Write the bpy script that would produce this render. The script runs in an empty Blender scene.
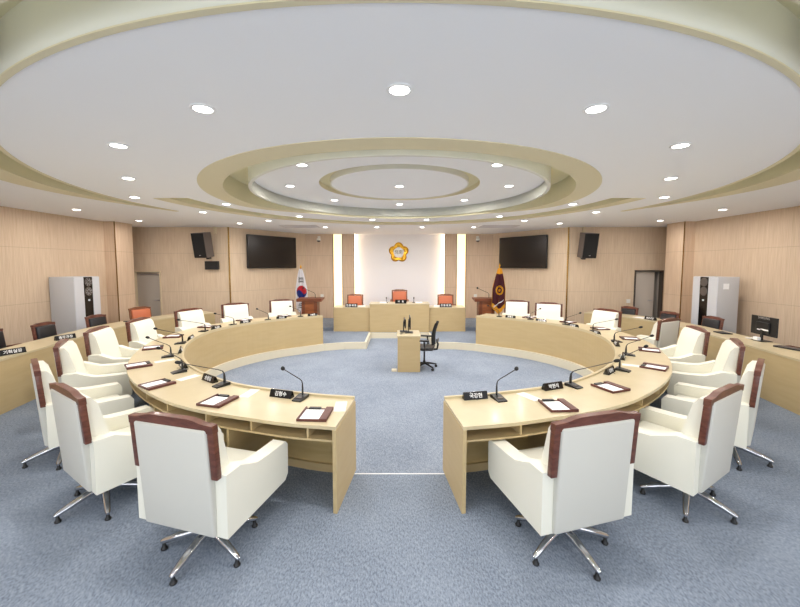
import bpy, bmesh, math, random
from mathutils import Vector, Matrix
from mathutils.geometry import tessellate_polygon
random.seed(7)
PI = math.pi
SC = bpy.context.scene
COL = SC.collection

# ------------------------------------------------------------------ camera, world, exposure
cd = bpy.data.cameras.new('camera'); cam = bpy.data.objects.new('camera', cd); COL.objects.link(cam)
cam.location = (0, 0, 2.08); cam.rotation_euler = (math.radians(90 - 4.0), 0, 0)
cd.sensor_width = 36; cd.lens = 36 * 363 / 800; cd.shift_y = -12.1 / 800; cd.shift_x = 0.5 / 800
cd.clip_start = 0.02
SC.camera = cam
w = bpy.data.worlds.new('world'); SC.world = w; w.use_nodes = True
w.node_tree.nodes['Background'].inputs[0].default_value = (0.86, 0.93, 1, 1)
w.node_tree.nodes['Background'].inputs[1].default_value = 3.5
SC.view_settings.view_transform = 'Standard'; SC.view_settings.look = 'None'
SC.view_settings.gamma = 1; SC.view_settings.use_curve_mapping = False
SC.view_settings.exposure = 0.05
LAMP_W = 16.5
CZ = 3.28          # main ceiling
# unseen window band added behind the camera as fill light (portal only guides sampling)
pl = bpy.data.lights.new('fill_window_portal', 'AREA'); pl.shape = 'RECTANGLE'; pl.size = 14.4; pl.size_y = 2.2; pl.cycles.is_portal = True
po = bpy.data.objects.new('fill_window_portal', pl); COL.objects.link(po); po.location = (0, -3.05, 1.75); po.rotation_euler = (math.radians(90), 0, 0)

# ------------------------------------------------------------------ materials
def lin(c):
    return tuple(((v / 255) / 12.92 if v / 255 <= .04045 else ((v / 255 + .055) / 1.055) ** 2.4) for v in c) + (1,)

def nt(name):
    m = bpy.data.materials.new(name); m.use_nodes = True
    t = m.node_tree; b = t.nodes['Principled BSDF']
    return m, t, b

def plain(name, rgb, rough=.5, metal=0, spec=.5, noise=0, nscale=30, bump=0, bscale=200, coat=0):
    m, t, b = nt(name); c = lin(rgb)
    b.inputs['Base Color'].default_value = c; b.inputs['Roughness'].default_value = rough
    b.inputs['Metallic'].default_value = metal; b.inputs['Specular IOR Level'].default_value = spec
    if coat: b.inputs['Coat Weight'].default_value = coat; b.inputs['Coat Roughness'].default_value = .1
    if noise or bump:
        tc = t.nodes.new('ShaderNodeTexCoord')
    if noise:
        n = t.nodes.new('ShaderNodeTexNoise'); n.inputs['Scale'].default_value = nscale; n.inputs['Detail'].default_value = 4
        t.links.new(tc.outputs['Object'], n.inputs['Vector'])
        r = t.nodes.new('ShaderNodeValToRGB'); e = r.color_ramp.elements
        e[0].position = .3; e[1].position = .7
        e[0].color = tuple(v * (1 - noise) for v in c[:3]) + (1,); e[1].color = tuple(min(1, v * (1 + noise)) for v in c[:3]) + (1,)
        t.links.new(n.outputs['Fac'], r.inputs['Fac']); t.links.new(r.outputs['Color'], b.inputs['Base Color'])
    if bump:
        n2 = t.nodes.new('ShaderNodeTexNoise'); n2.inputs['Scale'].default_value = bscale
        t.links.new(tc.outputs['Object'], n2.inputs['Vector'])
        bp = t.nodes.new('ShaderNodeBump'); bp.inputs['Strength'].default_value = bump; bp.inputs['Distance'].default_value = .002
        t.links.new(n2.outputs['Fac'], bp.inputs['Height']); t.links.new(bp.outputs['Normal'], b.inputs['Normal'])
    return m

def grain(name, a, bcol, axis=(1, 1, 12), rough=.4, scale=3, coat=0, spec=.4):
    """wood: noise stretched by axis scaling between two colours"""
    m, t, b = nt(name)
    tc = t.nodes.new('ShaderNodeTexCoord'); mp = t.nodes.new('ShaderNodeMapping'); mp.inputs['Scale'].default_value = axis
    n = t.nodes.new('ShaderNodeTexNoise'); n.inputs['Scale'].default_value = scale; n.inputs['Detail'].default_value = 6; n.inputs['Distortion'].default_value = .4
    r = t.nodes.new('ShaderNodeValToRGB'); r.color_ramp.elements[0].position = .3; r.color_ramp.elements[1].position = .7
    r.color_ramp.elements[0].color = lin(a); r.color_ramp.elements[1].color = lin(bcol)
    t.links.new(tc.outputs['Object'], mp.inputs['Vector']); t.links.new(mp.outputs['Vector'], n.inputs['Vector'])
    t.links.new(n.outputs['Fac'], r.inputs['Fac']); t.links.new(r.outputs['Color'], b.inputs['Base Color'])
    b.inputs['Roughness'].default_value = rough; b.inputs['Specular IOR Level'].default_value = spec
    if coat: b.inputs['Coat Weight'].default_value = coat; b.inputs['Coat Roughness'].default_value = .15
    return m

def wall_mat(name, a, bcol, groove=True):
    """wood acoustic panel: fine vertical grooves along local X, seams at fixed heights"""
    m, t, b = nt(name); N = t.nodes; L = t.links
    tc = N.new('ShaderNodeTexCoord'); sp = N.new('ShaderNodeSeparateXYZ'); L.new(tc.outputs['Object'], sp.inputs[0])
    mp = N.new('ShaderNodeMapping'); mp.inputs['Scale'].default_value = (14, 14, .8)
    L.new(tc.outputs['Object'], mp.inputs['Vector'])
    n = N.new('ShaderNodeTexNoise'); n.inputs['Scale'].default_value = 2; n.inputs['Detail'].default_value = 5
    L.new(mp.outputs['Vector'], n.inputs['Vector'])
    r = N.new('ShaderNodeValToRGB'); r.color_ramp.elements[0].position = .3; r.color_ramp.elements[1].position = .72
    r.color_ramp.elements[0].color = lin(a); r.color_ramp.elements[1].color = lin(bcol); L.new(n.outputs['Fac'], r.inputs['Fac'])
    def M(op, x, y=None, z=None):
        k = N.new('ShaderNodeMath'); k.operation = op
        for i, v in enumerate((x, y, z)):
            if v is None: continue
            if isinstance(v, (int, float)): k.inputs[i].default_value = v
            else: L.new(v, k.inputs[i])
        return k.outputs[0]
    # horizontal seams at 1.27 + k*1.2 and vertical ones every 2.4
    fz = M('FRACT', M('DIVIDE', M('ADD', sp.outputs['Z'], 1.13), 1.2)); s1 = M('LESS_THAN', fz, .009)
    fx = M('FRACT', M('DIVIDE', sp.outputs['X'], 1.22)); s2 = M('LESS_THAN', fx, .004)
    g = M('MULTIPLY', M('LESS_THAN', M('FRACT', M('DIVIDE', sp.outputs['X'], .032)), .16), .55 if groove else 0.0)
    tot = M('MAXIMUM', M('MAXIMUM', s1, M('MULTIPLY', s2, .5)), g)
    mx = N.new('ShaderNodeMix'); mx.data_type = 'RGBA'; mx.inputs['B'].default_value = tuple(v * .55 for v in lin(a)[:3]) + (1,)
    L.new(M('MULTIPLY', tot, .45), mx.inputs['Factor']); L.new(r.outputs['Color'], mx.inputs['A'])
    L.new(mx.outputs['Result'], b.inputs['Base Color'])
    b.inputs['Roughness'].default_value = .5; b.inputs['Specular IOR Level'].default_value = .3
    return m

def emit(name, rgb, strength):
    m, t, b = nt(name)
    b.inputs['Base Color'].default_value = lin(rgb); b.inputs['Emission Color'].default_value = lin(rgb); b.inputs['Emission Strength'].default_value = strength
    return m

def carpet(name, a, bcol):
    m, t, b = nt(name); N = t.nodes; L = t.links
    tc = N.new('ShaderNodeTexCoord')
    n = N.new('ShaderNodeTexNoise'); n.inputs['Scale'].default_value = 85; n.inputs['Detail'].default_value = 6; n.inputs['Roughness'].default_value = .75
    mp = N.new('ShaderNodeMapping'); mp.inputs['Scale'].default_value = (1, .45, 1); mp.inputs['Rotation'].default_value = (0, 0, .5)
    L.new(tc.outputs['Object'], mp.inputs['Vector']); L.new(mp.outputs['Vector'], n.inputs['Vector'])
    n2 = N.new('ShaderNodeTexNoise'); n2.inputs['Scale'].default_value = 1.3; n2.inputs['Detail'].default_value = 3; L.new(tc.outputs['Object'], n2.inputs['Vector'])
    ad = N.new('ShaderNodeMath'); ad.operation = 'MULTIPLY_ADD'; ad.inputs[1].default_value = .18; L.new(n2.outputs['Fac'], ad.inputs[0]); L.new(n.outputs['Fac'], ad.inputs[2])
    r = N.new('ShaderNodeValToRGB'); r.color_ramp.elements[0].position = .47; r.color_ramp.elements[1].position = .71
    r.color_ramp.elements[0].color = lin(a); r.color_ramp.elements[1].color = lin(bcol)
    L.new(ad.outputs[0], r.inputs['Fac']); L.new(r.outputs['Color'], b.inputs['Base Color'])
    bp = N.new('ShaderNodeBump'); bp.inputs['Strength'].default_value = .5; bp.inputs['Distance'].default_value = .004
    L.new(n.outputs['Fac'], bp.inputs['Height']); L.new(bp.outputs['Normal'], b.inputs['Normal'])
    b.inputs['Roughness'].default_value = .95; b.inputs['Specular IOR Level'].default_value = .1
    return m

M = dict(
    carpet=carpet('carpet', (106, 116, 131), (154, 164, 178)),
    carpet_lit=carpet('carpet_lit', (114, 124, 140), (159, 169, 184)),  # same carpet, the arena's brighter light put into the colour
    ceil=plain('ceiling_white', (246, 246, 248), .8, spec=.1),
    cream=plain('ceiling_cream', (224, 214, 182), .7, spec=.15),
    cream_lifted=plain('ceiling_cream_side', (228, 221, 186), .7, spec=.15),  # same cream paint, lightened to make up for shade in the trenches
    drum=plain('ceiling_drum_white', (246, 248, 234), .6, spec=.2),
    rim=plain('ceiling_pale_rim', (224, 223, 214), .45, spec=.4),
    wall=wall_mat('wall_wood', (208, 184, 156), (224, 203, 178)),
    wall_side=wall_mat('wall_wood_side', (202, 177, 150), (218, 196, 171)),
    wallplain=wall_mat('wall_wood_smooth', (208, 180, 152), (222, 197, 171), False),
    white_panel=plain('white_panel', (244, 242, 244), .55, spec=.2),
    desk=grain('maple', (190, 167, 124), (196, 174, 131), (1, 1, 7), .45, 2.2),
    desktop=grain('maple_top', (198, 182, 146), (205, 190, 155), (2, 2, 2), .32, 2.0, coat=.15),
    deskin=grain('maple_inside', (196, 170, 116), (208, 184, 132), (1, 1, 7), .5, 2.2),
    riser=plain('step_cream', (222, 214, 192), .5),
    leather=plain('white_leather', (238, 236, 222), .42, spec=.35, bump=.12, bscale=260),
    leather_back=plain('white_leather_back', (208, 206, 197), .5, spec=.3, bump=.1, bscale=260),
    wood=grain('walnut', (84, 46, 36), (120, 72, 56), (3, 3, 12), .35, 3, coat=.2),
    woodl=grain('walnut_light', (112, 68, 44), (142, 90, 58), (3, 3, 12), .35, 3, coat=.2),
    chrome=plain('chrome', (205, 205, 208), .12, 1),
    black=plain('black_plastic', (22, 22, 24), .4),
    blackg=plain('black_gloss', (14, 13, 13), .12, spec=.6),
    blackm=plain('black_matte', (16, 17, 19), .75),
    blacktex=plain('black_leather', (30, 30, 34), .4, bump=.15),
    orange=plain('orange_leather', (206, 116, 78), .45, bump=.1),
    txt=plain('white_lettering', (240, 240, 240), .6),
    paper=plain('paper', (246, 246, 246), .7),
    sheet=plain('pale_sheet', (236, 232, 224), .4),
    tray=plain('tray_brown', (92, 48, 40), .45, noise=.15),
    lectern=grain('lectern_wood', (116, 62, 30), (150, 86, 46), (1, 1, 6), .4, 3),
    lectern2=grain('lectern_wood_dark', (92, 46, 24), (116, 62, 34), (1, 1, 6), .4, 3),
    grey=plain('appliance_grey', (188, 188, 190), .35, spec=.5),
    grey2=plain('appliance_light', (214, 216, 222), .3, spec=.5),
    greydoor=plain('door_grey', (188, 178, 166), .5),
    greydoor2=plain('door_dark_grey', (212, 202, 190), .5),
    darkgap=plain('door_gap', (84, 74, 66), .6),
    frame=plain('door_frame_beige', (214, 196, 164), .5),
    brass=plain('brass_trim', (150, 118, 60), .25, 1),
    gold=plain('gold', (214, 160, 50), .3, .9, noise=.25, nscale=12),
    goldc=plain('gold_cloth', (226, 168, 44), .7),
    maroon=plain('maroon_cloth', (78, 20, 34), .7),
    flagw=plain('white_cloth', (236, 236, 242), .7),
    red=plain('flag_red', (206, 44, 58), .7),
    blue=plain('flag_blue', (24, 48, 128), .7),
    flagk=plain('flag_black', (30, 30, 34), .7),
    redcord=plain('cord_red', (190, 90, 60), .6),
    lamp=emit('lamp_diffuser', (255, 252, 246), 14),
    lamptrim=plain('lamp_trim', (240, 240, 240), .5),
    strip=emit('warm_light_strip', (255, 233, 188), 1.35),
    cove=emit('cove_led', (250, 255, 250), 1.5),
    edge=emit('warm_edge_led', (255, 226, 186), 6.5),
    mesh=plain('mesh_black', (26, 27, 30), .8, noise=.3, nscale=300),
    spk=plain('speaker_side', (96, 86, 80), .6),
    plate=plain('switch_plate', (235, 232, 224), .5),
    screen=plain('tv_screen', (34, 28, 24), .22, spec=.5),
    alu=plain('aluminium', (200, 200, 204), .3, .8),
    vent=plain('vent_white', (206, 202, 204), .6),
)

# ------------------------------------------------------------------ mesh helpers
class MB:
    def __init__(s): s.bm = bmesh.new(); s.mi = 0
    def _f(s, vs):
        try:
            f = s.bm.faces.new(vs); f.material_index = s.mi; return f
        except ValueError: return None
    def box(s, x0, x1, y0, y1, z0, z1, mat=None, bev=0, seg=2):
        vs = [s.bm.verts.new(Vector((x, y, z)) if mat is None else mat @ Vector((x, y, z)))
              for x in (x0, x1) for y in (y0, y1) for z in (z0, z1)]
        fs = [s._f([vs[i] for i in q]) for q in ((0, 1, 3, 2), (4, 6, 7, 5), (0, 4, 5, 1), (2, 3, 7, 6), (0, 2, 6, 4), (1, 5, 7, 3))]
        if bev:
            es = list({e for f in fs for e in f.edges})
            bmesh.ops.bevel(s.bm, geom=es, offset=bev, segments=seg, affect='EDGES', profile=.5)
        return s
    def prism(s, poly, a0, a1, axis='z', bev=0, seg=2, mat=None):
        """poly: 2-D outline; extruded along axis from a0 to a1. axis x: poly=(y,z); y: poly=(x,z)"""
        def P(u, v, a):
            q = Vector((u, v, a)) if axis == 'z' else (Vector((a, u, v)) if axis == 'x' else Vector((u, a, v)))
            return q if mat is None else mat @ q
        b = [s.bm.verts.new(P(u, v, a0)) for u, v in poly]; t = [s.bm.verts.new(P(u, v, a1)) for u, v in poly]
        fs = [s._f(b[::-1]), s._f(t)]
        n = len(poly)
        for i in range(n): fs.append(s._f([b[i], b[(i + 1) % n], t[(i + 1) % n], t[i]]))
        fs = [f for f in fs if f]
        if bev:
            es = list({e for f in fs for e in f.edges if e.calc_face_angle(0) > .5 or e.is_boundary})
            bmesh.ops.bevel(s.bm, geom=es, offset=bev, segments=seg, affect='EDGES', profile=.5, clamp_overlap=True)
        return s
    def strip(s, inner, outer, z0, z1, close=False):
        """solid between two plan polylines"""
        n = len(inner)
        v = [[s.bm.verts.new((p[0], p[1], z)) for p in L] for L, z in ((inner, z0), (outer, z0), (outer, z1), (inner, z1))]
        for i in range(n if close else n - 1):
            j = (i + 1) % n
            for k in range(4): s._f([v[k][i], v[k][j], v[(k + 1) % 4][j], v[(k + 1) % 4][i]])
        if not close:
            s._f([v[k][0] for k in (3, 2, 1, 0)]); s._f([v[k][n - 1] for k in range(4)])
        return s
    def sheet(s, A, B):
        """surface between two 3-D polylines"""
        a = [s.bm.verts.new(p) for p in A]; b = [s.bm.verts.new(p) for p in B]
        for i in range(len(a) - 1): s._f([a[i], a[i + 1], b[i + 1], b[i]])
        return s
    def tube(s, pts, rad, n=8, caps=True):
        pts = [Vector(p) for p in pts]; rs = rad if isinstance(rad, (list, tuple)) else [rad] * len(pts)
        prev = None; up = Vector((0, 0, 1))
        for i, p in enumerate(pts):
            d = (pts[min(i + 1, len(pts) - 1)] - pts[max(i - 1, 0)]).normalized()
            if abs(d.dot(up)) > .95: a = d.cross(Vector((1, 0, 0))).normalized()
            else: a = d.cross(up).normalized()
            b = d.cross(a)
            ring = [s.bm.verts.new(p + rs[i] * (a * math.cos(2 * PI * k / n) + b * math.sin(2 * PI * k / n))) for k in range(n)]
            if prev:
                # match the closest start vertex
                k0 = min(range(n), key=lambda q: (ring[q].co - prev[0].co).length)
                ring = ring[k0:] + ring[:k0]
                if (ring[1].co - prev[1].co).length > (ring[-1].co - prev[1].co).length: ring = [ring[0]] + ring[:0:-1]
                for k in range(n): s._f([prev[k], prev[(k + 1) % n], ring[(k + 1) % n], ring[k]])
            elif caps: s._f(ring[::-1])
            prev = ring
        if caps: s._f(prev)
        return s
    def lathe(s, prof, c=(0, 0, 0), n=20, mat=None):
        rings = []
        for r, z in prof:
            ring = []
            for k in range(n):
                q = Vector((c[0] + r * math.cos(2 * PI * k / n), c[1] + r * math.sin(2 * PI * k / n), c[2] + z))
                ring.append(s.bm.verts.new(q if mat is None else mat @ q))
            if rings:
                p = rings[-1]
                for k in range(n): s._f([p[k], p[(k + 1) % n], ring[(k + 1) % n], ring[k]])
            rings.append(ring)
        s._f(rings[0][::-1]); s._f(rings[-1])
        return s
    def build(s, name, mats, parent=None, loc=None, rot=None, smooth=False, kind=None):
        bmesh.ops.recalc_face_normals(s.bm, faces=s.bm.faces)
        me = bpy.data.meshes.new(name); 
        if smooth:
            for f in s.bm.faces: f.smooth = True
            for e in s.bm.edges:
                if len(e.link_faces) == 2 and e.calc_face_angle(0) > math.radians(40): e.smooth = False
        s.bm.to_mesh(me); s.bm.free()
        for m in (mats if isinstance(mats, (list, tuple)) else [mats]): me.materials.append(m)
        o = bpy.data.objects.new(name, me); COL.objects.link(o)
        if parent: o.parent = parent
        if loc is not None: o.location = loc
        if rot is not None: o.rotation_euler = (0, 0, rot) if isinstance(rot, (int, float)) else rot
        if kind: o['kind'] = kind
        return o

def tag(o, label, cat, group=None):
    o['label'] = label; o['category'] = cat
    if group: o['group'] = group
    elif 'group' in o: del o['group']
    return o
def empty(name, loc=(0, 0, 0), rz=0):
    o = bpy.data.objects.new(name, None); COL.objects.link(o); o.empty_display_size = .05
    o.location = loc; o.rotation_euler = (0, 0, rz); return o
KIDS = {}
def copy_tree(o, parent=None):
    c = o.copy(); COL.objects.link(c)
    if parent: c.parent = parent
    for ch in [k for k in o.children]: copy_tree(ch, c)
    return c
def place(o, loc, rz, label, cat, group=None):
    o.location = loc; o.rotation_euler = (0, 0, rz); return tag(o, label, cat, group)

def text_mesh(body, size, name, mat, parent, loc, rot, depth=.0006):
    c = bpy.data.curves.new('lettering', 'FONT'); c.body = body; c.size = size; c.align_x = 'CENTER'; c.align_y = 'CENTER'
    c.extrude = depth; c.offset = size * .012
    t = bpy.data.objects.new('lettering', c); COL.objects.link(t)
    dg = bpy.context.evaluated_depsgraph_get(); dg.update()
    me = bpy.data.meshes.new_from_object(t.evaluated_get(dg)); me.name = name
    bpy.data.objects.remove(t); bpy.data.curves.remove(c)
    me.materials.clear(); me.materials.append(mat)
    o = bpy.data.objects.new(name, me); COL.objects.link(o); o.parent = parent; o.location = loc; o.rotation_euler = rot
    return o

def catmull(P, n=10):
    P = [Vector(p) for p in P]; P = [2 * P[0] - P[1]] + P + [2 * P[-1] - P[-2]]; out = []
    for i in range(1, len(P) - 2):
        for k in range(n):
            t = k / n; a, b, c, d = P[i - 1:i + 3]
            out.append(.5 * ((2 * b) + (c - a) * t + (2 * a - 5 * b + 4 * c - d) * t * t + (3 * b - a - 3 * c + d) * t ** 3))
    out.append(P[-2]); return out
def normals(path, sign):
    N = []
    for i in range(len(path)):
        d = (path[min(i + 1, len(path) - 1)] - path[max(i - 1, 0)]).normalized(); N.append(Vector((d.y, -d.x)) * sign)
    return N
def offset(path, N, d): return [p + n * d for p, n in zip(path, N)]
def circ(cx, cy, r, a0=0, a1=2 * PI, n=96, end=True):
    return [(cx + r * math.cos(a0 + (a1 - a0) * k / n), cy + r * math.sin(a0 + (a1 - a0) * k / n)) for k in range(n + (1 if end else 0))]
def mir(P): return [(-p[0], p[1]) for p in P]
ORD = ['', 'first', 'second', 'third', 'fourth', 'fifth', 'sixth', 'seventh', 'eighth', 'ninth', 'tenth']

# ------------------------------------------------------------------ floor
inL = catmull([(-.45, 3.58), (-1.0, 3.70), (-1.97, 4.08), (-2.95, 4.95), (-3.60, 6.1), (-3.83, 7.1), (-3.68, 7.95), (-3.1, 8.8), (-2.05, 9.6)], 8)
AZ = -.18
arenaL = [(-.47, 3.52)] + [tuple(p + n * -.05) for p, n in zip(inL, normals(inL, 1))][1:] + [(-1.5, 9.70), (-.9, 9.76), (-.9, 11.25)]
# outward normal sign check
def outward(path): 
    N = normals(path, 1)
    k = len(path) // 2; c = Vector((0, 7.0))
    return N if N[k].dot(path[k] - c) > 0 else normals(path, -1)
NL = outward(inL)
for _k in range(5): NL[_k] = (Vector((-.12, -.993)) * (1 - _k / 5) + NL[_k] * (_k / 5)).normalized()
arenaL = [Vector((-.47, 3.50))] + offset(inL, NL, -.06)[1:] + [Vector((-1.5, 9.74)), Vector((-.9, 9.78)), Vector((-.9, 11.25))]
loop = [tuple(p) for p in arenaL] + [(-p[0], p[1]) for p in reversed(arenaL)]
def poly_with_holes(name, outer, holes, z, mat, flip=False):
    vl = [[Vector((p[0], p[1], 0)) for p in L] for L in [outer] + holes]
    flat = [v for L in vl for v in L]
    bm = bmesh.new(); V = [bm.verts.new((v.x, v.y, z)) for v in flat]
    for t in tessellate_polygon(vl):
        try: bm.faces.new([V[i] for i in t])
        except ValueError: pass
    for f in bm.faces:
        f.normal_update()
        if (f.normal.z < 0) != flip: f.normal_flip()
    me = bpy.data.meshes.new(name); bm.to_mesh(me); bm.free(); me.materials.append(mat)
    o = bpy.data.objects.new(name, me); COL.objects.link(o); o['kind'] = 'structure'; return o
room = [(-8.8, -3.2), (8.8, -3.2), (8.8, 14.6), (-8.8, 14.6)]
poly_with_holes('floor', room, [loop], 0, M['carpet'])
poly_with_holes('floor_sunken', [(p[0] * 1.0, p[1]) for p in loop], [], AZ, M['carpet_lit'])
b = MB(); c = loop + [loop[0]]
b.sheet([(p[0], p[1], AZ) for p in c], [(p[0], p[1], 0) for p in c]); b.build('trim_1', M['riser'], kind='structure')
# cream nosing ledge round the sunken floor
b = MB(); led = offset(arenaL, [Vector((0, 0))] * len(arenaL), 0)
b.strip(arenaL[8:], offset(inL, NL, -.005)[8:] + [Vector((-1.5, 9.80)), Vector((-.96, 9.84)), Vector((-.96, 11.25))], -.004, .006); b.build('trim_2', M['riser'], kind='structure')
b = MB(); b.strip([Vector((-p[0], p[1])) for p in arenaL[8:]], [Vector((-p[0], p[1])) for p in offset(inL, NL, -.005)[8:] + [Vector((-1.5, 9.80)), Vector((-.96, 9.84)), Vector((-.96, 11.25))]], -.004, .006); b.build('trim_3', M['riser'], kind='structure')
b = MB(); b.box(-.45, .45, 3.498, 3.510, -.01, .005); b.build('trim_4', M['lamptrim'], kind='structure')
# platform at the back
b = MB(); b.prism([(-5.35, 11.62), (5.35, 11.62), (3.55, 13.98), (-3.55, 13.98)], 0, .1); b.build('floor_platform', M['carpet'], kind='structure')

# ------------------------------------------------------------------ walls
WT = .15
def wall(name, p0, p1, z0=0, z1=CZ + .02, mat='wall', th=WT):
    """local x runs from p0 to p1; the room lies on the local -y side"""
    p0 = Vector(p0); p1 = Vector(p1); d = p1 - p0
    b = MB(); b.box(0, d.length, 0, th, z0, z1)
    return b.build(name, M[mat], loc=(p0.x, p0.y, 0), rot=math.atan2(d.y, d.x), kind='structure')
wall('wall_left', (-8, -3), (-8, 9.9), mat='wall_side')
wall('wall_right', (8, 9.9), (8, -3), mat='wall_side')
wall('wall_front', (8.2, -3), (-8.2, -3), 0, .65, mat='wallplain'); wall('wall_front_lintel', (8.2, -3), (-8.2, -3), 2.85, CZ + .02, mat='wallplain')
for k in range(7):
    b = MB(); b.box(-7.2 + k * 2.4 - .06, -7.2 + k * 2.4 + .06, -3.12, -3.02, .65, 2.85); b.build('window_fill_1', M['frame'], kind='structure')  # frames of the unseen window band added for soft fill
for s in (-1, 1):
    b = MB(); b.box(*sorted((s * 7.2, s * 8.2)), -3.15, -3.0, .65, 2.85); b.build('wall_front_pier', M['wallplain'], kind='structure')
# side pillars
for s, nm in ((-1, 'wall_left_pillar'), (1, 'wall_right_pillar')):
    b = MB(); b.box(*(sorted((s * 7.70, s * 8.7))), 9.9, 10.55, 0, CZ + .02); b.build(nm, M['wallplain'], kind='structure')
    b = MB(); b.box(*(sorted((s * 7.692, s * 7.71))), 9.89, 9.91, 0, CZ); b.build('trim_5', M['brass'], kind='structure')
for s in (-1, 1):
    b = MB(); b.box(*(sorted((s * 8.7, s * 8.85))), 10.4, 11.6, 0, CZ + .02); b.build('wall_' + ('left' if s < 0 else 'right') + '_alcove', M['wallplain'], kind='structure')
# rear side walls with doorways (Y = 11.35)
def rear_side(s):
    side = 'left' if s < 0 else 'right'
    def seg(a, c, z0, z1, nm):
        x0, x1 = sorted((s * a, s * c)); return wall(nm, (x0, 11.35), (x1, 11.35), z0, z1)
    dx0, dx1 = (7.46, 8.30) if s < 0 else (7.36, 8.22)
    seg(5.30 if s < 0 else 5.24, dx0, 0, CZ + .02, 'wall_rear_' + side)
    seg(dx1, 8.75, 0, CZ + .02, 'wall_rear_' + side + '_end')
    seg(dx0, dx1, 1.93, CZ + .02, 'wall_rear_' + side + '_lintel')
    wall('wall_television_' + side, (-5.30, 11.35) if s < 0 else (3.36, 13.95), (-3.39, 13.95) if s < 0 else (5.24, 11.35))
    return dx0, dx1
rear_side(-1); rear_side(1)
# left door: closed, set back a little
b = MB(); b.box(-8.26, -7.50, 11.43, 11.47, .0, 1.90); d = b.build('door_1', M['greydoor'], kind='structure')
b = MB(); b.box(-8.30, -8.26, 11.33, 11.47, 0, 1.93); b.box(-7.50, -7.46, 11.33, 11.47, 0, 1.93); b.box(-8.26, -7.50, 11.33, 11.47, 1.89, 1.93); b.build('door_frame', M['frame'], d)
b = MB(); b.box(-8.2, -7.56, 11.41, 11.43, 1.80, 1.84); b.build('door_closer', M['alu'], d)
b = MB(); b.tube([(-7.58, 11.43, 1.0), (-7.58, 11.37, 1.0), (-7.70, 11.37, 1.0)], .012); b.build('door_handle', M['alu'], d, smooth=True)
# right door: leaf ajar in a darker recess
b = MB(); b.prism([(7.2, 11.5), (7.36, 11.5), (7.36, 12.0), (8.24, 12.0), (8.24, 11.5), (8.5, 11.5), (8.5, 12.1), (7.2, 12.1)], 0, 2.0); b.build('wall_corridor', M['greydoor2'], kind='structure')
b = MB(); b.box(7.2, 8.5, 11.5, 12.1, 1.93, 2.0); b.build('ceiling_corridor', M['ceil'], kind='structure')
b = MB(); b.box(7.40, 8.04, 11.45, 11.49, 0, 1.90); d = b.build('door_2', M['greydoor2'], kind='structure')
b = MB(); b.box(7.34, 7.385, 11.33, 11.47, 0, 1.95); b.box(8.20, 8.24, 11.33, 11.47, 0, 1.95); b.box(7.385, 8.2, 11.33, 11.47, 1.91, 1.95); b.build('door_frame', M['darkgap'], d)
b = MB(); b.tube([(7.96, 11.45, 1.0), (7.96, 11.40, 1.0), (7.84, 11.40, 1.0)], .012); b.build('door_handle', M['alu'], d, smooth=True)
# central rear wall
YB = 13.95
wall('wall_rear', (-3.55, YB + .02), (3.55, YB + .02), mat='wallplain')
b = MB(); b.box(-1.69, 1.69, YB - .02, YB + .02, 0, CZ); b.build('wall_rear_panel', M['white_panel'], kind='structure')
for s in (-1, 1):
    def bx(a, c, y0, y1, nm, m, z0=0, z1=CZ):
        b = MB(); b.box(*sorted((s * a, s * c)), y0, y1, z0, z1); return b.build(nm, M[m], kind='structure')
    sd = 'left' if s < 0 else 'right'
    bx(1.72, 2.15, YB - .20, YB + .02, 'wall_rear_column_' + sd, 'wallplain')
    bx(2.52, 3.56, YB - .20, YB + .02, 'wall_rear_wing_' + sd, 'wallplain')
    for q, (a, c, yy) in enumerate(((1.695, 1.72, YB - .21), (2.15, 2.17, YB - .21), (2.50, 2.52, YB - .21))):
        bx(a, c, yy, yy + .02, 'trim_6', 'spk')
    # lit recess panel between column and wing
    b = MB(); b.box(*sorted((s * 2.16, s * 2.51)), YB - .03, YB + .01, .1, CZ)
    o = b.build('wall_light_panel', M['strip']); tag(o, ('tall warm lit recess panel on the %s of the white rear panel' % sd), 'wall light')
    # vertical LED washing the white panel, on the column's inner side
    b = MB(); b.box(*sorted((s * 1.700, s * 1.718)), YB - .17, YB - .05, .1, CZ)
    o = b.build('edge_light', M['edge']); tag(o, 'thin vertical light washing the %s edge of the white rear panel' % sd, 'wall light')
    # brass trim in the corner by the television wall
    b = MB(); xc = -5.295 if s < 0 else 5.235; b.tube([(xc, 11.33, .1), (xc, 11.33, CZ)], .022, 8); b.build('trim_7', M['brass'], kind='structure')

# ------------------------------------------------------------------ ceiling
CC = (0, 6.7)
def polar(cx, cy, rf, a0, a1, n):
    return [(cx + rf(a) * math.cos(a), cy + rf(a) * math.sin(a)) for a in (a0 + (a1 - a0) * k / n for k in range(n + 1))]
# big crescent trench: from the left end through the near side to the right end
A_END = math.atan2(8.05 - 6.7, 4.87)            # 15.5 degrees above the x axis
a0, a1 = PI - A_END, 2 * PI + A_END             # counter-clockwise through the near side (270 deg)
def taper(a, lo, hi, start=.02):
    t = min(abs(a - a0), abs(a1 - a)) / .55; t = max(0, min(1, t)); return lo + (hi - lo) * (t * t * (3 - 2 * t)) ** .8
f_in = lambda a: 5.05 - .045 * max(0, min(1, -math.sin(a) * 1.25))
f_out = lambda a: taper(a, 5.055, 5.42 - .14 * max(0, min(1, -math.sin(a) * 1.25)))
f_cream = lambda a: taper(a, 5.10, 5.76)
n1 = 140
P_in = polar(*CC, f_in, a0, a1, n1); P_out = polar(*CC, f_out, a0, a1, n1); P_cr = polar(*CC, f_cream, a0, a1, n1)
hole1 = P_out + P_in[::-1]
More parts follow.
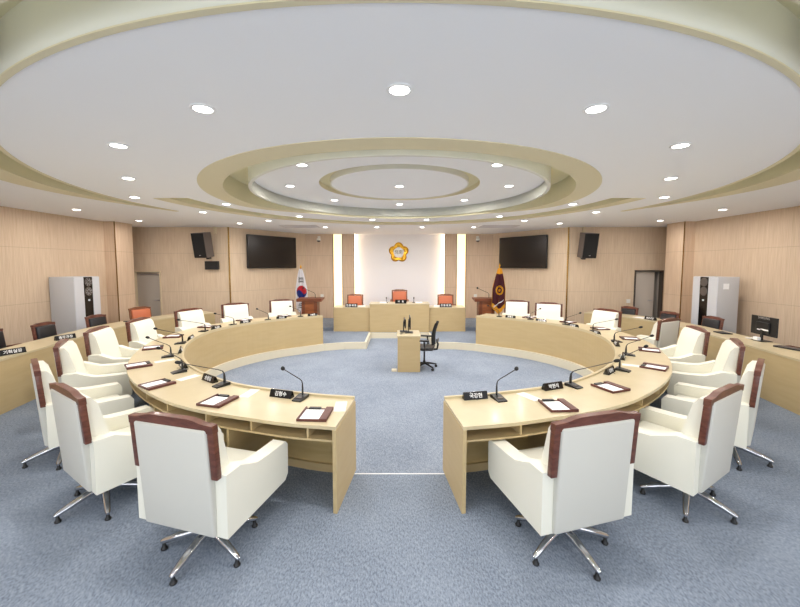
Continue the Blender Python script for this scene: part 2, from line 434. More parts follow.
# rear arc trench
C2 = (0, 6.3); e2 = math.asin(.22 / 3.75); n2 = 90
Q_in = polar(*C2, lambda a: 3.75, e2, PI - e2, n2)
e3 = math.asin(.22 / 4.08); Q_out = polar(*C2, lambda a: 4.08, e3, PI - e3, n2)
e4 = math.asin(.22 / 4.36); Q_cr = polar(*C2, lambda a: 4.36, e4, PI - e4, n2)
hole2 = Q_out + Q_in[::-1]
# centre opening: circle of 2.89 that closes onto the drum at the far side
DC = (0, 6.68); DR = 2.53
def r_open(a):   # about CC
    s = math.sin(a)
    t = max(0, min(1, (s - .15) / .62)); t = t * t * (3 - 2 * t)
    return 2.89 + (2.535 - 2.89) * t
def r_cream(a):
    s = math.sin(a); t = max(0, min(1, (s - .15) / .62)); t = t * t * (3 - 2 * t)
    return 3.22 + (2.56 - 3.22) * t
O_in = polar(*CC, r_open, 0, 2 * PI, 120)[:-1]; O_cr = polar(*CC, r_cream, 0, 2 * PI, 120)[:-1]
poly_with_holes('ceiling', room, [hole1, hole2, O_in], CZ, M['ceil'], flip=True)
def sheet(name, A, za, Bp, zb, mat, close=False):
    if close: A = A + [A[0]]; Bp = Bp + [Bp[0]]
    b = MB(); b.sheet([(p[0], p[1], za) for p in A], [(p[0], p[1], zb) for p in Bp]); return b.build(name, M[mat], kind='structure')
T1 = CZ + .31; T2 = CZ + .26; T3 = CZ + .32
sheet('ceiling_trench_inner', P_in, CZ, P_in, T1, 'rim'); sheet('ceiling_trench_outer', P_out, CZ, P_out, T1, 'cream_lifted'); sheet('ceiling_trench_top', P_in, T1, P_out, T1, 'cream_lifted')
sheet('ceiling_arc_inner', Q_in, CZ, Q_in, T2, 'cream_lifted'); sheet('ceiling_arc_outer', Q_out, CZ, Q_out, T2, 'cream_lifted'); sheet('ceiling_arc_top', Q_in, T2, Q_out, T2, 'cream_lifted')
for k in (0, -1): sheet('ceiling_arc_end', [Q_in[k], Q_out[k]], CZ, [Q_in[k], Q_out[k]], T2, 'cream_lifted')
# thin cream mouldings on the ceiling face (real thickness 8 mm)
def mould(name, A, Bp, mat='cream', z0=CZ - .008, z1=CZ + .002, close=False):
    b = MB(); b.strip(A, Bp, z0, z1, close); return b.build(name, M[mat], kind='structure')
mould('trim_8', P_out, P_cr); mould('trim_9', polar(*CC, lambda a: f_in(a) - .04, a0, a1, n1), P_in); mould('trim_10', Q_out, Q_cr); mould('trim_11', O_in, O_cr, close=True)
# centre opening
sheet('ceiling_opening_side', O_in, CZ, O_in, T3, 'cream_lifted', True)
D_o = circ(*DC, DR, n=120, end=False); D_i = circ(*DC, DR - .05, n=120, end=False)
poly_with_holes('ceiling_opening_top', circ(*CC, 3.0, n=80, end=False), [circ(*DC, DR - .02, n=80, end=False)], T3, M['cream_lifted'], flip=True)
DZ = CZ + .035; IZ = 3.50
mould('trim_12', D_i, D_o, 'rim', DZ, T3, True)        # the hanging drum ring
sheet('ceiling_drum_side', D_i, DZ + .001, D_i, IZ + .01, 'drum', True)
RC = (0, 6.58)
g_o = circ(*RC, 1.40, n=90, end=False); g_i = circ(*RC, 1.21, n=90, end=False)
poly_with_holes('ceiling_inner', circ(*DC, DR - .045, n=110, end=False), [g_o], IZ, M['ceil'], flip=True)
sheet('ceiling_groove_outer', g_o, IZ, g_o, IZ + .08, 'cream', True); sheet('ceiling_groove_top', g_o, IZ + .08, g_i, IZ + .08, 'cream_lifted', True)
mould('trim_13', circ(*RC, 1.19, n=90, end=False), g_i, 'rim', IZ - .01, IZ + .08, True)
poly_with_holes('ceiling_centre', circ(*RC, 1.2, n=90, end=False), [], IZ, M['ceil'], flip=True)

# cove LED strips high on the outer side of the two trenches, near side only
b = MB(); c0, c1 = 1.5 * PI - .5, 1.5 * PI + .5
b.strip(polar(*CC, lambda a: f_out(a) - .025, c0, c1, 60), polar(*CC, lambda a: f_out(a) - .005, c0, c1, 60), CZ + .22, CZ + .26)
tag(b.build('cove_light', M['cove']), 'cove light strip inside the big ceiling trench nearest the camera', 'cove light')
b = MB(); c0, c1 = 1.5 * PI - 1.2, 1.5 * PI + 1.2
b.strip(polar(*CC, lambda a: 2.86, c0, c1, 60), polar(*CC, lambda a: 2.88, c0, c1, 60), CZ + .22, CZ + .25)
tag(b.build('cove_light', M['cove']), 'cove light strip inside the round opening around the hanging ring', 'cove light')

# air-conditioner grilles flush in the rear ceiling
for s in (-1, 1):
    b = MB(); x0, x1 = sorted((s * 2.45, s * 3.55)); b.box(x0, x1, 10.75, 11.45, CZ - .012, CZ + .0, bev=.004)
    o = b.build('ceiling_grille', M['vent']); tag(o, 'pale flush ceiling grille above the %s television' % ('left' if s < 0 else 'right'), 'vent')
    b = MB()
    for k in range(6): b.box(x0 + .06, x1 - .06, 10.84 + k * .1, 10.86 + k * .1, CZ - .018, CZ - .008)
    b.build('slats', M['vent'], o)

# ------------------------------------------------------------------ downlights
def make_downlight():
    r = empty('ceiling_downlight')
    b = MB(); b.lathe([(.066, 0), (.092, 0), (.094, -.005), (.088, -.010), (.070, -.010), (.066, -.004)], n=24); b.build('trim_ring', M['lamptrim'], r, smooth=True)
    b = MB(); b.lathe([(.0705, -.001), (.0705, -.007), (.050, -.0085)], n=24); b.build('diffuser', M['lamp'], r)
    l = bpy.data.lights.new('lamp', 'AREA'); l.shape = 'DISK'; l.size = .13; l.energy = LAMP_W; l.color = (1, .955, .91); l.spread = math.radians(178)
    lo = bpy.data.objects.new('lamp', l); COL.objects.link(lo); lo.parent = r; lo.location = (0, 0, -.014)
    return r
DL = make_downlight(); first = [True]
def down(x, y, z, label):
    o = DL if first[0] else copy_tree(DL); first[0] = False
    place(o, (x, y, z), 0, label, 'ceiling light', 'round ceiling downlights')
pairs = [((1.50, 2.86), 'front arc downlight just %s of the one nearest the camera'), ((2.80, 3.71), 'front arc downlight second to the %s of the nearest one'),
    ((3.71, 5.06), 'front arc downlight third to the %s of the nearest one'), ((4.62, 6.43), 'front arc downlight last on the %s, beside the cream crescent'),
    ((3.36, 7.14), 'downlight just outside the cream ring at its %s rear'), ((4.38, 8.19), 'downlight behind the flat %s end of the rear cream arc'),
    ((6.88, 7.83), 'downlight close to the %s side wall'), ((6.89, 9.70), 'downlight by the pillar on the %s'), ((4.50, 10.32), 'downlight in front of the wall speaker on the %s'),
    ((3.46, 9.70), 'downlight in front of the %s television'), ((2.42, 8.87), 'downlight on the white band behind the ring, outer %s one'), ((.70, 9.50), 'downlight on the white band behind the ring, inner %s one'),
    ((2.29, 11.31), 'rear row downlight over the %s end of the dais'), ((.70, 11.31), 'rear row downlight over the %s half of the centre dais')]
down(0, 2.56, CZ, 'large looking downlight nearest the camera on the centre line')
for (x, y), lb in pairs:
    for s in (-1, 1): down(s * x - (.16 if s > 0 and x == 3.46 else 0), y, CZ, lb % ('left' if s < 0 else 'right'))
for (x, y), lb in [((1.37, 5.20), 'front %s downlight inside the round recessed ceiling'), ((1.94, 6.55), 'middle %s downlight inside the round recessed ceiling'), ((1.40, 7.93), 'rear %s downlight inside the round recessed ceiling')]:
    for s in (-1, 1): down(s * x, y, IZ, lb % ('left' if s < 0 else 'right'))
down(0, 6.58, IZ, 'downlight at the very centre of the small cream ring'); down(0, 8.45, IZ, 'downlight behind the small cream ring on the centre line')
for (x, y), lb in [((6.9, 5.4), '%s side wall downlight ahead of the camera view edge'), ((6.9, 2.8), 'downlight by the %s wall beside the camera'), ((4.3, .6), 'downlight beside the camera on the %s'),
                   ((1.6, .3), 'downlight over the camera on the %s'), ((6.5, .0), 'downlight near the %s wall behind the camera'), ((3.2, -1.5), 'downlight behind the camera on the %s')]:
    for s in (-1, 1): down(s * x, y, CZ, lb % ('left' if s < 0 else 'right'))

# ------------------------------------------------------------------ curved member desks
DW = .665; DH = .75
def flipx(P): return [Vector((-p[0], p[1])) for p in P]
def curved_desk(s):
    side = 'left' if s < 0 else 'right'
    path = [p.copy() for p in inL]; N = [n.copy() for n in NL]
    if s > 0: path = flipx(path); N = [Vector((-n.x, n.y)) for n in N]
    r = empty('curved_desk', (path[0].x, path[0].y, 0)); inv = Vector((-path[0].x, -path[0].y))
    tag(r, 'long curved maple council desk sweeping round the %s half of the room' % side, 'desk', 'curved council desks')
    P = [p + inv for p in path]
    o = lambda d: offset(P, N, d)
    MB().strip(o(.0), o(DW), DH - .03, DH).build('desktop', M['desktop'], r)
    MB().strip(o(0), o(.03), DH, DH + .022).build('edge_lip', M['desktop'], r)
    MB().strip(o(.002), o(.025), 0, DH - .03).build('front_panel', M['desk'], r)
    MB().strip(o(.045), o(.06), .08, DH - .145).build('back_panel', M['deskin'], r)
    MB().strip(o(.04), o(.09), 0, .08).build('plinth', M['desk'], r)
    MB().strip(o(.06), o(DW - .02), DH - .145, DH - .128).build('shelf', M['desk'], r)
    for k in (0, len(P) - 1):
        p, n = P[k], N[k]; t = (P[1] - P[0]).normalized() if k == 0 else (P[-2] - P[-1]).normalized()
        t = t.normalized(); u = t * -.006; q = [p + u - n * .004, p + n * (DW + .004) + u, p + n * (DW + .004) + t * .028, p + t * .028 - n * .004]
        MB().prism([tuple(v) for v in q], 0, DH - .03).build('end_panel', M['desk'], r)
    # partitions and shelf dividers
    L = [0]
    for i in range(1, len(P)): L.append(L[-1] + (P[i] - P[i - 1]).length)
    def at(d):
        for i in range(1, len(P)):
            if L[i] >= d:
                t = (d - L[i - 1]) / (L[i] - L[i - 1]); return P[i - 1].lerp(P[i], t), N[i - 1].lerp(N[i], t).normalized()
        return P[-1], N[-1]
    tot = L[-1]
    for k in range(1, 9):
        p, n = at(tot * k / 9); t = Vector((n.y, -n.x)) * .011
        a, c = p + n * .06, p + n * (DW - (.025 if k < 3 else .21))
        MB().prism([tuple(a - t), tuple(c - t), tuple(c + t), tuple(a + t)], 0, DH - .145).build('partition', M['desk'], r)
    for k in range(18):
        if k % 2 == 0 and k: pass
        p, n = at(tot * (k + (.5 if s < 0 else .95)) / 18.2); t = Vector((n.y, -n.x)) * .008
        a, c = p + n * .06, p + n * (DW - .03)
        MB().prism([tuple(a - t), tuple(c - t), tuple(c + t), tuple(a + t)], DH - .128, DH - .03).build('divider', M['desk'], r)
    return r
curved_desk(-1); curved_desk(1)

# outer curved desks along the side walls
outL_path = catmull([(-4.75, 2.4), (-5.33, 3.9), (-5.66, 5.3), (-5.92, 6.75), (-6.06, 8.0), (-5.85, 9.2), (-5.2, 10.15)], 8)
for s in (-1, 1):
    side = 'left' if s < 0 else 'right'
    path = outL_path if s < 0 else flipx(outL_path)
    N = outward([Vector(p) for p in path]); p0 = path[0]
    r = empty('outer_desk', (p0.x, p0.y, 0)); tag(r, 'outer curved maple desk with solid front along the %s wall' % side, 'desk', 'outer staff desks')
    P = [p - p0 for p in path]; o = lambda d: offset(P, N, d)
    MB().strip(o(-.01), o(.56), .745, .775).build('desktop', M['desktop'], r)
    MB().strip(o(0), o(.03), 0, .745).build('front_panel', M['desk'], r)
    for k in (0, -1):
        p, n = P[k], N[k]; t = (P[1] - P[0]).normalized() * .03 if k == 0 else (P[-2] - P[-1]).normalized() * .03
        MB().prism([tuple(v) for v in (p + n * .03, p + n * .54, p + n * .54 + t, p + n * .03 + t)], 0, .745).build('end_panel', M['desk'], r)

# ------------------------------------------------------------------ armchairs
def crest_poly(hw, z0, zs, zm):
    """front outline of the crest rail (x,z): shoulders, ogee, raised middle"""
    R = [(-hw, z0), (hw, z0), (hw, zs), (hw * .80, zs + .004), (hw * .70, zs + .010), (hw * .58, zm - .008), (hw * .44, zm)]
    top = R[2:] + [(-x, z) for x, z in reversed(R[2:])]
    return [(-hw, z0), (hw, z0)] + top
def tilt(mb, k=.07, z0=.25):
    for v in mb.bm.verts: v.co.y -= max(0, v.co.z - z0) * k
    return mb
def make_armchair(name, seatm, backm, woodm, W=.37, top=1.05):
    r = empty(name)
    z = top
    # rear panel
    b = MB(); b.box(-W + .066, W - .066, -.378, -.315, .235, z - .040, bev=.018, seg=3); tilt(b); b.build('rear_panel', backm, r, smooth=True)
    # wooden frame: crest + stiles in one piece
    b = MB(); b.prism(crest_poly(W - .015, z - .062, z - .008, z + .022), -.365, -.315, 'y', bev=.006, seg=2)
    b.box(-W + .015, -W + .064, -.363, -.317, .66, z - .058, bev=.005); b.box(W - .064, W - .015, -.363, -.317, .66, z - .058, bev=.005); tilt(b)
    b.build('back_frame', woodm, r, smooth=True)
    # front cushion of the back
    b = MB(); b.prism([(-.315, .40), (-.13, .40), (-.165, .55), (-.205, .80), (-.235, z - .09), (-.270, z - .035), (-.318, z - .03)], -W + .068, W - .068, 'x', bev=.022, seg=3); tilt(b)
    b.build('backrest', seatm, r, smooth=True)
    # seat
    b = MB(); b.box(-W + .10, W - .10, -.22, .335, .36, .475, bev=.035, seg=3); b.build('seat', seatm, r, smooth=True)
    b = MB(); b.box(-W + .10, W - .10, -.33, .31, .245, .37, bev=.02); b.build('seat_frame', seatm, r, smooth=True)
    for s in (-1, 1):
        prof = [(-.352, .235), (.325, .255), (.365, .30), (.370, .555), (.34, .59), (.10, .595), (-.03, .605), (-.13, .645), (-.21, .682), (-.352, .682)]
        x0, x1 = sorted((s * (W - .100), s * (W + .022)))
        b = MB(); b.prism(prof, x0, x1, 'x', bev=.026, seg=3); b.build('armrest', seatm, r, smooth=True)
    # pedestal
    HB = Vector((0, -.20, 0))
    b = MB(); b.lathe([(.03, .10), (.045, .11), (.045, .15), (.030, .165), (.030, .20), (.09, .215), (.09, .235), (.03, .25)], (0, -.20, 0), n=20); b.build('pedestal_column', M['chrome'], r, smooth=True)
    for k in range(5):
        a = 2 * PI * k / 5 + math.radians(56); d = Vector((math.cos(a), math.sin(a), 0))
        b = MB(); b.tube([HB + d * .03 + Vector((0, 0, .135)), HB + d * .11 + Vector((0, 0, .128)), HB + d * .22 + Vector((0, 0, .098)), HB + d * .325 + Vector((0, 0, .066)), HB + d * .345 + Vector((0, 0, .058))], [.028, .030, .026, .020, .012], 10)
        lg = b.build('leg', M['chrome'], r, smooth=True)
        b = MB(); q = HB + d * .325; b.lathe([(.022, 0), (.024, .010), (.014, .024), (.010, .055)], (q.x, q.y, 0), 14); b.build('foot_glide', M['black'], lg, smooth=True)
    return r
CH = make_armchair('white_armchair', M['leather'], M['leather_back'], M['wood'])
mids = {-1: [(-1.54, 2.42), (-2.78, 3.0), (-3.84, 3.80), (-4.56, 4.87), (-4.98, 5.95), (-5.05, 7.0), (-5.0, 8.58), (-4.50, 9.9), (-3.58, 10.98)],
        1: [(1.35, 2.45), (2.70, 2.98), (3.80, 3.80), (4.60, 4.92), (4.93, 5.98), (5.22, 7.0), (4.88, 8.5), (4.15, 10.05), (3.48, 10.72)]}
face = {-1: [(.27, .96), (.54, .84), (.68, .73), (.83, .56), (.96, .27), (.985, .10), (.93, -.37), (.62, -.78), (.40, -.92)],
        1: [(-.27, .96), (-.52, .85), (-.68, .73), (-.83, .56), (-.95, .30), (-.45, .89), (-.92, -.39), (-.42, -.91), (-.36, -.93)]}
used = False
for s in (-1, 1):
    for i, ((x, y), f) in enumerate(zip(mids[s], face[s])):
        o = copy_tree(CH) if used else CH; used = True
        f = Vector(f).normalized(); h = Vector((x, y)) + f * .37
        side = 'left' if s < 0 else 'right'
        extra =  ' turned away' if (s > 0 and i == 5) else ''
        lb = 'white leather armchair%s, %s from the centre gap along the %s desk' % (extra, ORD[i + 1], side)
        if i == 0: lb = 'large white leather armchair in the foreground at the near %s desk end' % side
        for ch in o.children:
            if ch.name.startswith(('leg', 'pedestal')): ch.location.x = -s * .09
        place(o, (h.x, h.y, 0), math.atan2(f.y, f.x) - PI / 2, lb, 'armchair', 'white leather armchairs at the curved desks')

# black leather chairs behind the outer desks, orange ones at the dais
def make_side_chair(name, leather, woodm, W=.24, top=.98):
    r = empty(name); z = top
    b = MB(); b.prism(crest_poly(W, z - .06, z - .025, z), -.27, -.215, 'y', bev=.005)
    b.box(-W, -W + .04, -.265, -.22, .40, z - .055, bev=.004); b.box(W - .04, W, -.265, -.22, .40, z - .055, bev=.004); tilt(b, .12, .4); b.build('back_frame', woodm, r, smooth=True)
    b = MB(); b.box(-W + .042, W - .042, -.285, -.175, .50, z - .065, bev=.03, seg=3); tilt(b, .12, .4); b.build('backrest', leather, r, smooth=True)
    b = MB(); b.box(-W + .02, W - .02, -.25, .25, .39, .48, bev=.03, seg=3); b.build('seat', leather, r, smooth=True)
    for s in (-1, 1):
        b = MB(); b.tube([(s * (W + .01), -.25, .62), (s * (W + .02), -.05, .65), (s * (W + .02), .18, .64), (s * (W + .015), .22, .60), (s * (W + .01), .20, .42)], [.018, .022, .022, .018, .016], 8); b.build('armrest', woodm, r, smooth=True)
    b = MB(); b.lathe([(.028, .10), (.04, .12), (.028, .15), (.028, .34), (.12, .36), (.12, .39), (.02, .395)], n=16); b.build('pedestal_column', M['black'], r, smooth=True)
    for k in range(5):
        a = 2 * PI * k / 5 + .3; d = Vector((math.cos(a), math.sin(a), 0))
        b = MB(); b.tube([d * .03 + Vector((0, 0, .12)), d * .15 + Vector((0, 0, .09)), d * .27 + Vector((0, 0, .06))], [.02, .018, .012], 8); lg = b.build('leg', woodm, r, smooth=True)
        q = d * .26; b = MB(); b.lathe([(.02, 0), (.026, .012), (.026, .04), (.01, .055)], (q.x, q.y, 0), 12); b.build('caster', M['black'], lg, smooth=True)
    return r
BC = make_side_chair('black_chair', M['blacktex'], M['wood'])
def hubpos(x, y): return Vector((x, y))
blk = [(-6.95, 6.30, 'black leather chair with wooden crest, cut by the left picture edge'), (-6.78, 7.07, 'black leather chair standing in front of the left grey cooling cabinet, nearer one'),
       (-6.68, 8.15, 'black leather chair in front of the black strip of the left cooling cabinet'), (6.10, 9.80, 'black leather chair in front of the open right door'),
       (6.36, 8.72, 'dark chair by the right pillar, between two other black chairs'), (6.68, 7.90, 'black leather chair in front of the right grey cooling cabinet'),
       (6.95, 6.12, 'dark chair back cut by the right picture edge beside the computer monitor')]
used = False
for x, y, lb in blk:
    o = copy_tree(BC) if used else BC; used = True
    f = (Vector((0, 7.6)) - Vector((x, y))).normalized(); h = Vector((x, y)) + f * .10
    place(o, (h.x, h.y, 0), math.atan2(f.y, f.x) - PI / 2, lb, 'chair', 'black leather chairs behind the outer desks')
OC = make_side_chair('orange_chair', M['orange'], M['woodl'], .28, 1.0)
place(OC, (-6.62, 9.50, 0), math.atan2(-.35, 1) - PI / 2, 'orange leather chair with wooden frame behind the outer desk by the left door', 'chair', 'orange leather chairs')
for x, y, zz, lb in [(0, 12.75, .24, 'orange leather chair at the middle of the raised dais under the emblem'), (-1.56, 12.45, .1, 'orange leather chair at the left end of the dais'), (1.62, 12.45, .1, 'orange leather chair at the right end of the dais')]:
    o = copy_tree(OC); place(o, (x, y, zz), PI, lb, 'chair', 'orange leather chairs')
b = MB(); b.box(-.92, .92, 12.0, 13.4, .1, .24); b.build('floor_dais_step', M['carpet'], kind='structure')

# ------------------------------------------------------------------ dais desks
r = empty('dais_desk', (0, 11.3, 0)); tag(r, 'tall central maple dais desk under the gold emblem', 'desk')
MB().box(-.93, .93, 0, .03, 0, .87).build('front_panel', M['desk'], r)
MB().box(-.95, .95, -.015, .68, .87, .90, bev=.004).build('desktop', M['desktop'], r)
for s in (-1, 1): MB().box(*sorted((s * .90, s * .93)), .03, .66, 0, .87).build('side_panel', M['desk'], r)
MB().box(-.90, .90, .30, .33, .1, .80).build('inner_panel', M['deskin'], r)
for s in (-1, 1):
    r = empty('dais_wing_desk', (s * 1.52, 11.45, 0)); tag(r, 'lower maple desk wing on the %s of the central dais desk' % ('left' if s < 0 else 'right'), 'desk', 'dais wing desks')
    MB().box(-.575, .575, 0, .03, 0, .745).build('front_panel', M['desk'], r)
    MB().box(-.58, .58, -.01, .62, .745, .77, bev=.004).build('desktop', M['desktop'], r)
    for q in (-1, 1): MB().box(*sorted((q * .545, q * .575)), .03, .6, .0, .745).build('side_panel', M['desk'], r)

# ------------------------------------------------------------------ nameplates
def make_nameplate(txt, L=.25, both=True, h=.07, ts=.72):
    r = empty('nameplate')
    b = MB(); b.prism([(-.035, 0), (.035, 0), (.008, h), (-.008, h)], -L / 2, L / 2, 'x', bev=.002, seg=1); b.build('plate_body', M['blackg'], r)
    a = math.atan2(h, .027)
    text_mesh(txt, h * ts, 'lettering', M['txt'], r, (0, -.0225, h * .5), (a, 0, 0))
    if both: text_mesh(txt, h * ts, 'lettering', M['txt'], r, (0, .0225, h * .5), (a, 0, PI))
    return r
mic = {-1: [(-.99, 3.56), (-1.98, 3.96), (-2.76, 4.47), (-3.39, 5.24), (-3.76, 6.15), (-3.98, 7.3), (-3.76, 8.12), (-3.24, 8.86), (-2.60, 9.45)],
       1: [(.99, 3.55), (1.92, 3.93), (2.84, 4.54), (3.42, 5.34), (3.81, 6.30), (3.96, 7.3), (3.76, 8.12), (3.24, 8.90), (2.62, 9.45)]}
plates = {-1: [(-1.20, 3.62), (-2.20, 4.13), (-2.86, 4.72), (-3.40, 5.56), (-3.79, 6.52), (-3.88, 7.62), (-3.60, 8.40), (-2.98, 9.10), (-2.32, 9.60)],
          1: [(.76, 3.57), (1.66, 3.86), (2.62, 4.45), (3.22, 5.16), (3.66, 6.04), (3.86, 7.03), (3.80, 7.86), (3.38, 8.60), (2.84, 9.22)]}
names = {-1: ['김형수', '송형일', '박종서', '이영호', '정미숙', '최성훈', '윤재민', '한상우', '조현정'], 1: ['국강현', '박현석', '김영순', '이기철', '오정희', '강성주', '신동원', '임정수', '문경자']}
def nrm(x, y):
    s = -1 if x < 0 else 1; q = Vector((abs(x) * -1, y)); k = min(range(len(inL)), key=lambda i: (inL[i] - q).length); n = NL[k]
    return Vector((n.x if s < 0 else -n.x, n.y))
for s in (-1, 1):
    for i, (x, y) in enumerate(plates[s]):
        n = nrm(x, y)
        o = make_nameplate(names[s][i])
        place(o, (x, y, DH), math.atan2(n.y, n.x) + PI / 2, 'black nameplate with white lettering, %s from the gap on the %s desk' % (ORD[i + 1] if i else 'nearest', 'left' if s < 0 else 'right'), 'nameplate', 'nameplates on the curved desks')
for x, y, z, t, L, lb in [(0.04, 11.42, .90, '의   장', .36, 'black nameplate in front of the middle orange chair'), (-1.53, 11.50, .77, '전 문 위 원', .38, 'black nameplate on the left dais wing'), (1.47, 11.50, .77, '전 문 위 원', .38, 'black nameplate on the right dais wing')]:
    o = make_nameplate(t, L, False, .12, .6); place(o, (x, y, z), 0, lb, 'nameplate', 'dais nameplates')
for x, y, t, lb in [(-5.76, 5.32, '기획실장', 'black nameplate on the left outer desk at the picture edge'), (-5.98, 6.42, '총무과장', 'black nameplate on the left outer desk behind the white armchairs'), (6.10, 8.75, '행정국장', 'black nameplate on the right outer desk near the open door')]:
    o = make_nameplate(t, .30, True, .08); f = (Vector((0, 7.6)) - Vector((x, y))).normalized()
    if x < 0: f = Vector((.94, -.34))
    place(o, (x, y, .775), math.atan2(f.y, f.x) + PI / 2, lb, 'nameplate', 'outer desk nameplates')

# ------------------------------------------------------------------ gooseneck microphones
def make_mic():
    r = empty('desk_microphone')          # local +y: towards the seat
    b = MB(); b.prism([(-.075, 0), (.085, 0), (.085, .012), (-.03, .032), (-.075, .032)], -.05, .05, 'x', bev=.004); b.build('base', M['black'], r, smooth=True)
    b = MB(); b.box(-.03, .03, .015, .05, .022, .0275, bev=.002); b.build('button', M['spk'], r)
    g = [(0, 0, 0)] ; pts = [(0, -.035, .030), (0, -.035, .10), (0, -.033, .145), (0, -.02, .172), (0, .02, .188), (0, .14, .212), (0, .26, .238), (0, .33, .253)]
    b = MB(); b.tube([(0, p[1] + .035, p[2]) for p in pts], [.011, .010, .007, .0055, .005, .005, .005, .005], 8); nk = b.build('gooseneck', M['black'], r, loc=(0, -.035, 0), smooth=True)
    b = MB(); R = Matrix.Translation((0, .385, .26)) @ Matrix.Rotation(-1.36, 4, 'X'); b.lathe([(.006, -.025), (.016, -.018), (.022, 0), (.020, .018), (.010, .028)], n=14, mat=R); hd = b.build('microphone_head', M['blackm'], nk, smooth=True)
    b = MB(); b.tube([(.03, -.07, .008), (.06, -.12, .004), (.14, -.13, .004), (.20, -.06, .004), (.22, -.03, .004)], .003, 6); b.build('cable', M['black'], r, smooth=True)
    return r
MC = make_mic(); used = False
mdir = {-1: [(-.85, .5), (-.95, .1), (-.86, .5), (-.9, .43), (-.9, .2), (-1, .05), (-.93, .35), (-.75, .66), (-.7, .7)], 1: [(.85, .5), (.93, .25), (.86, .5), (.9, .43), (.9, .2), (1, .2), (.85, .5), (.72, .7), (-.3, 1)]}
for s in (-1, 1):
    for i, (x, y) in enumerate(mic[s]):
        o = copy_tree(MC) if used else MC; used = True
        n = nrm(x, y); rz = math.atan2(n.y, n.x) - PI / 2
        place(o, (x, y, DH), rz, 'black gooseneck desk microphone, %s from the gap on the %s curved desk' % (ORD[i + 1] if i else 'nearest', 'left' if s < 0 else 'right'), 'microphone', 'microphones on the curved desks')
        d = Vector(mdir[s][i])
        for c in o.children:
            if c.name.startswith('gooseneck'): c.rotation_euler.z = math.atan2(d.y, d.x) - PI / 2 - rz; c.scale = (1, .72, 1.0) if i == 0 else (1, 1.42 if s < 0 or i > 3 else 1.62, .92)

# ------------------------------------------------------------------ document trays and pale sheets
def make_tray():
    r = empty('document_tray')
    b = MB(); b.box(-.13, .13, -.14, .14, 0, .010, bev=.002); b.box(-.13, -.115, -.14, .14, .009, .024, bev=.002); b.box(.065, .13, -.14, .14, .009, .026, bev=.003); b.box(-.115, .065, -.14, -.128, .009, .022, bev=.002); b.build('tray_body', M['tray'], r)
    b = MB(); b.box(-.112, .062, -.125, .09, .010, .015); b.build('paper', M['paper'], r)
    b = MB(); b.box(-.09, .02, .095, .135, .010, .026, bev=.003); b.build('clip_block', M['black'], r)
    return r
TR = make_tray(); used = False
trays = {-1: [(-.75, 3.16), (-1.78, 3.48), (-2.71, 3.98), (-3.48, 4.76), (-3.99, 5.80), (-4.25, 6.75), (-4.20, 7.85), (-3.80, 8.80), (-3.05, 9.55)],
         1: [(1.50, 3.36), (2.30, 3.88), (3.34, 4.68), (3.94, 5.65), (4.20, 6.55), (4.24, 7.60), (3.98, 8.50), (3.35, 9.30)]}
for s in (-1, 1):
    for i, (x, y) in enumerate(trays[s]):
        o = copy_tree(TR) if used else TR; used = True
        n = nrm(x, y); n = -n
        rz = math.atan2(n.y, n.x) - PI / 2 + (0.12 if s < 0 else -.25 if i < 2 else -.1)
        place(o, (x, y, DH), rz, 'brown tray with white paper, %s from the centre gap on the %s desk' % (ORD[i + 1] if i else 'nearest', 'left' if s < 0 else 'right'), 'tray', 'document trays on the curved desks')
SH = MB().box(-.055, .055, -.12, .12, 0, .003).build('plastic_sheet', M['sheet']); used = False
for x, y, lb in [(-.56, 3.36, 'pale sheet beside the nearest tray on the left curved desk'), (-1.57, 3.72, 'pale sheet beside the second tray on the left curved desk'), (-2.52, 4.25, 'pale sheet beside the third tray on the left curved desk'),
                 (-3.30, 5.02, 'pale sheet beside the fourth tray on the left curved desk'), (1.32, 3.62, 'pale sheet beside the nearest tray on the right curved desk'), (3.12, 4.78, 'pale sheet beside the third tray on the right curved desk')]:
    o = SH.copy() if used else SH
    if used: COL.objects.link(o)
    used = True; n = nrm(x, y)
    place(o, (x, y, DH), math.atan2(n.y, n.x) - PI / 2 + .2, lb, 'sheet', 'pale sheets on the curved desks')

# ------------------------------------------------------------------ clerk's desk and office chair in the sunken floor
r = empty('small_desk', (.20, 7.96, AZ)); tag(r, 'small maple desk standing alone in the sunken centre', 'desk')
MB().box(-.25, .25, -.36, .36, .755, .78, bev=.003).build('desktop', M['desktop'], r)
MB().box(-.24, .24, -.35, -.325, 0, .755).build('side_panel', M['desk'], r)
MB().box(-.24, .24, .325, .35, 0, .755).build('side_panel', M['desk'], r)
MB().box(-.24, -.215, -.325, .325, .0, .755).build('front_panel', M['desk'], r)
MB().box(-.215, .2, -.32, -.05, .12, .14).build('shelf', M['desk'], r)
def make_monitor(name, w, h, backmat=M['black'], scr=True):
    r = empty(name)      # screen faces local -y
    b = MB(); b.box(-w / 2, w / 2, 0, .022, .10, .10 + h, bev=.006); b.box(-w / 4, w / 4, .02, .045, .14, .10 + h * .7, bev=.01); b.build('casing', backmat, r)
    b = MB(); b.box(-w / 2 + .012, w / 2 - .012, -.003, .003, .115, .09 + h); b.build('screen', M['blackg'], r)
    b = MB(); b.box(-.025, .025, .03, .05, .01, .2, bev=.004); b.build('stand', M['black'], r)
    b = MB(); b.box(-.11, .11, -.06, .12, 0, .012, bev=.005); b.build('base', M['black'], r)
    return r
o = make_monitor('computer_monitor', .44, .27); place(o, (.24, 8.02, AZ + .78), PI / 2 - .0, 'black monitor seen edge on, taller one on the small centre desk', 'monitor')
o = make_monitor('computer_monitor', .40, .20); place(o, (.13, 8.14, AZ + .78), PI / 2 + .05, 'lower black monitor on the small centre desk, left of the taller one', 'monitor')
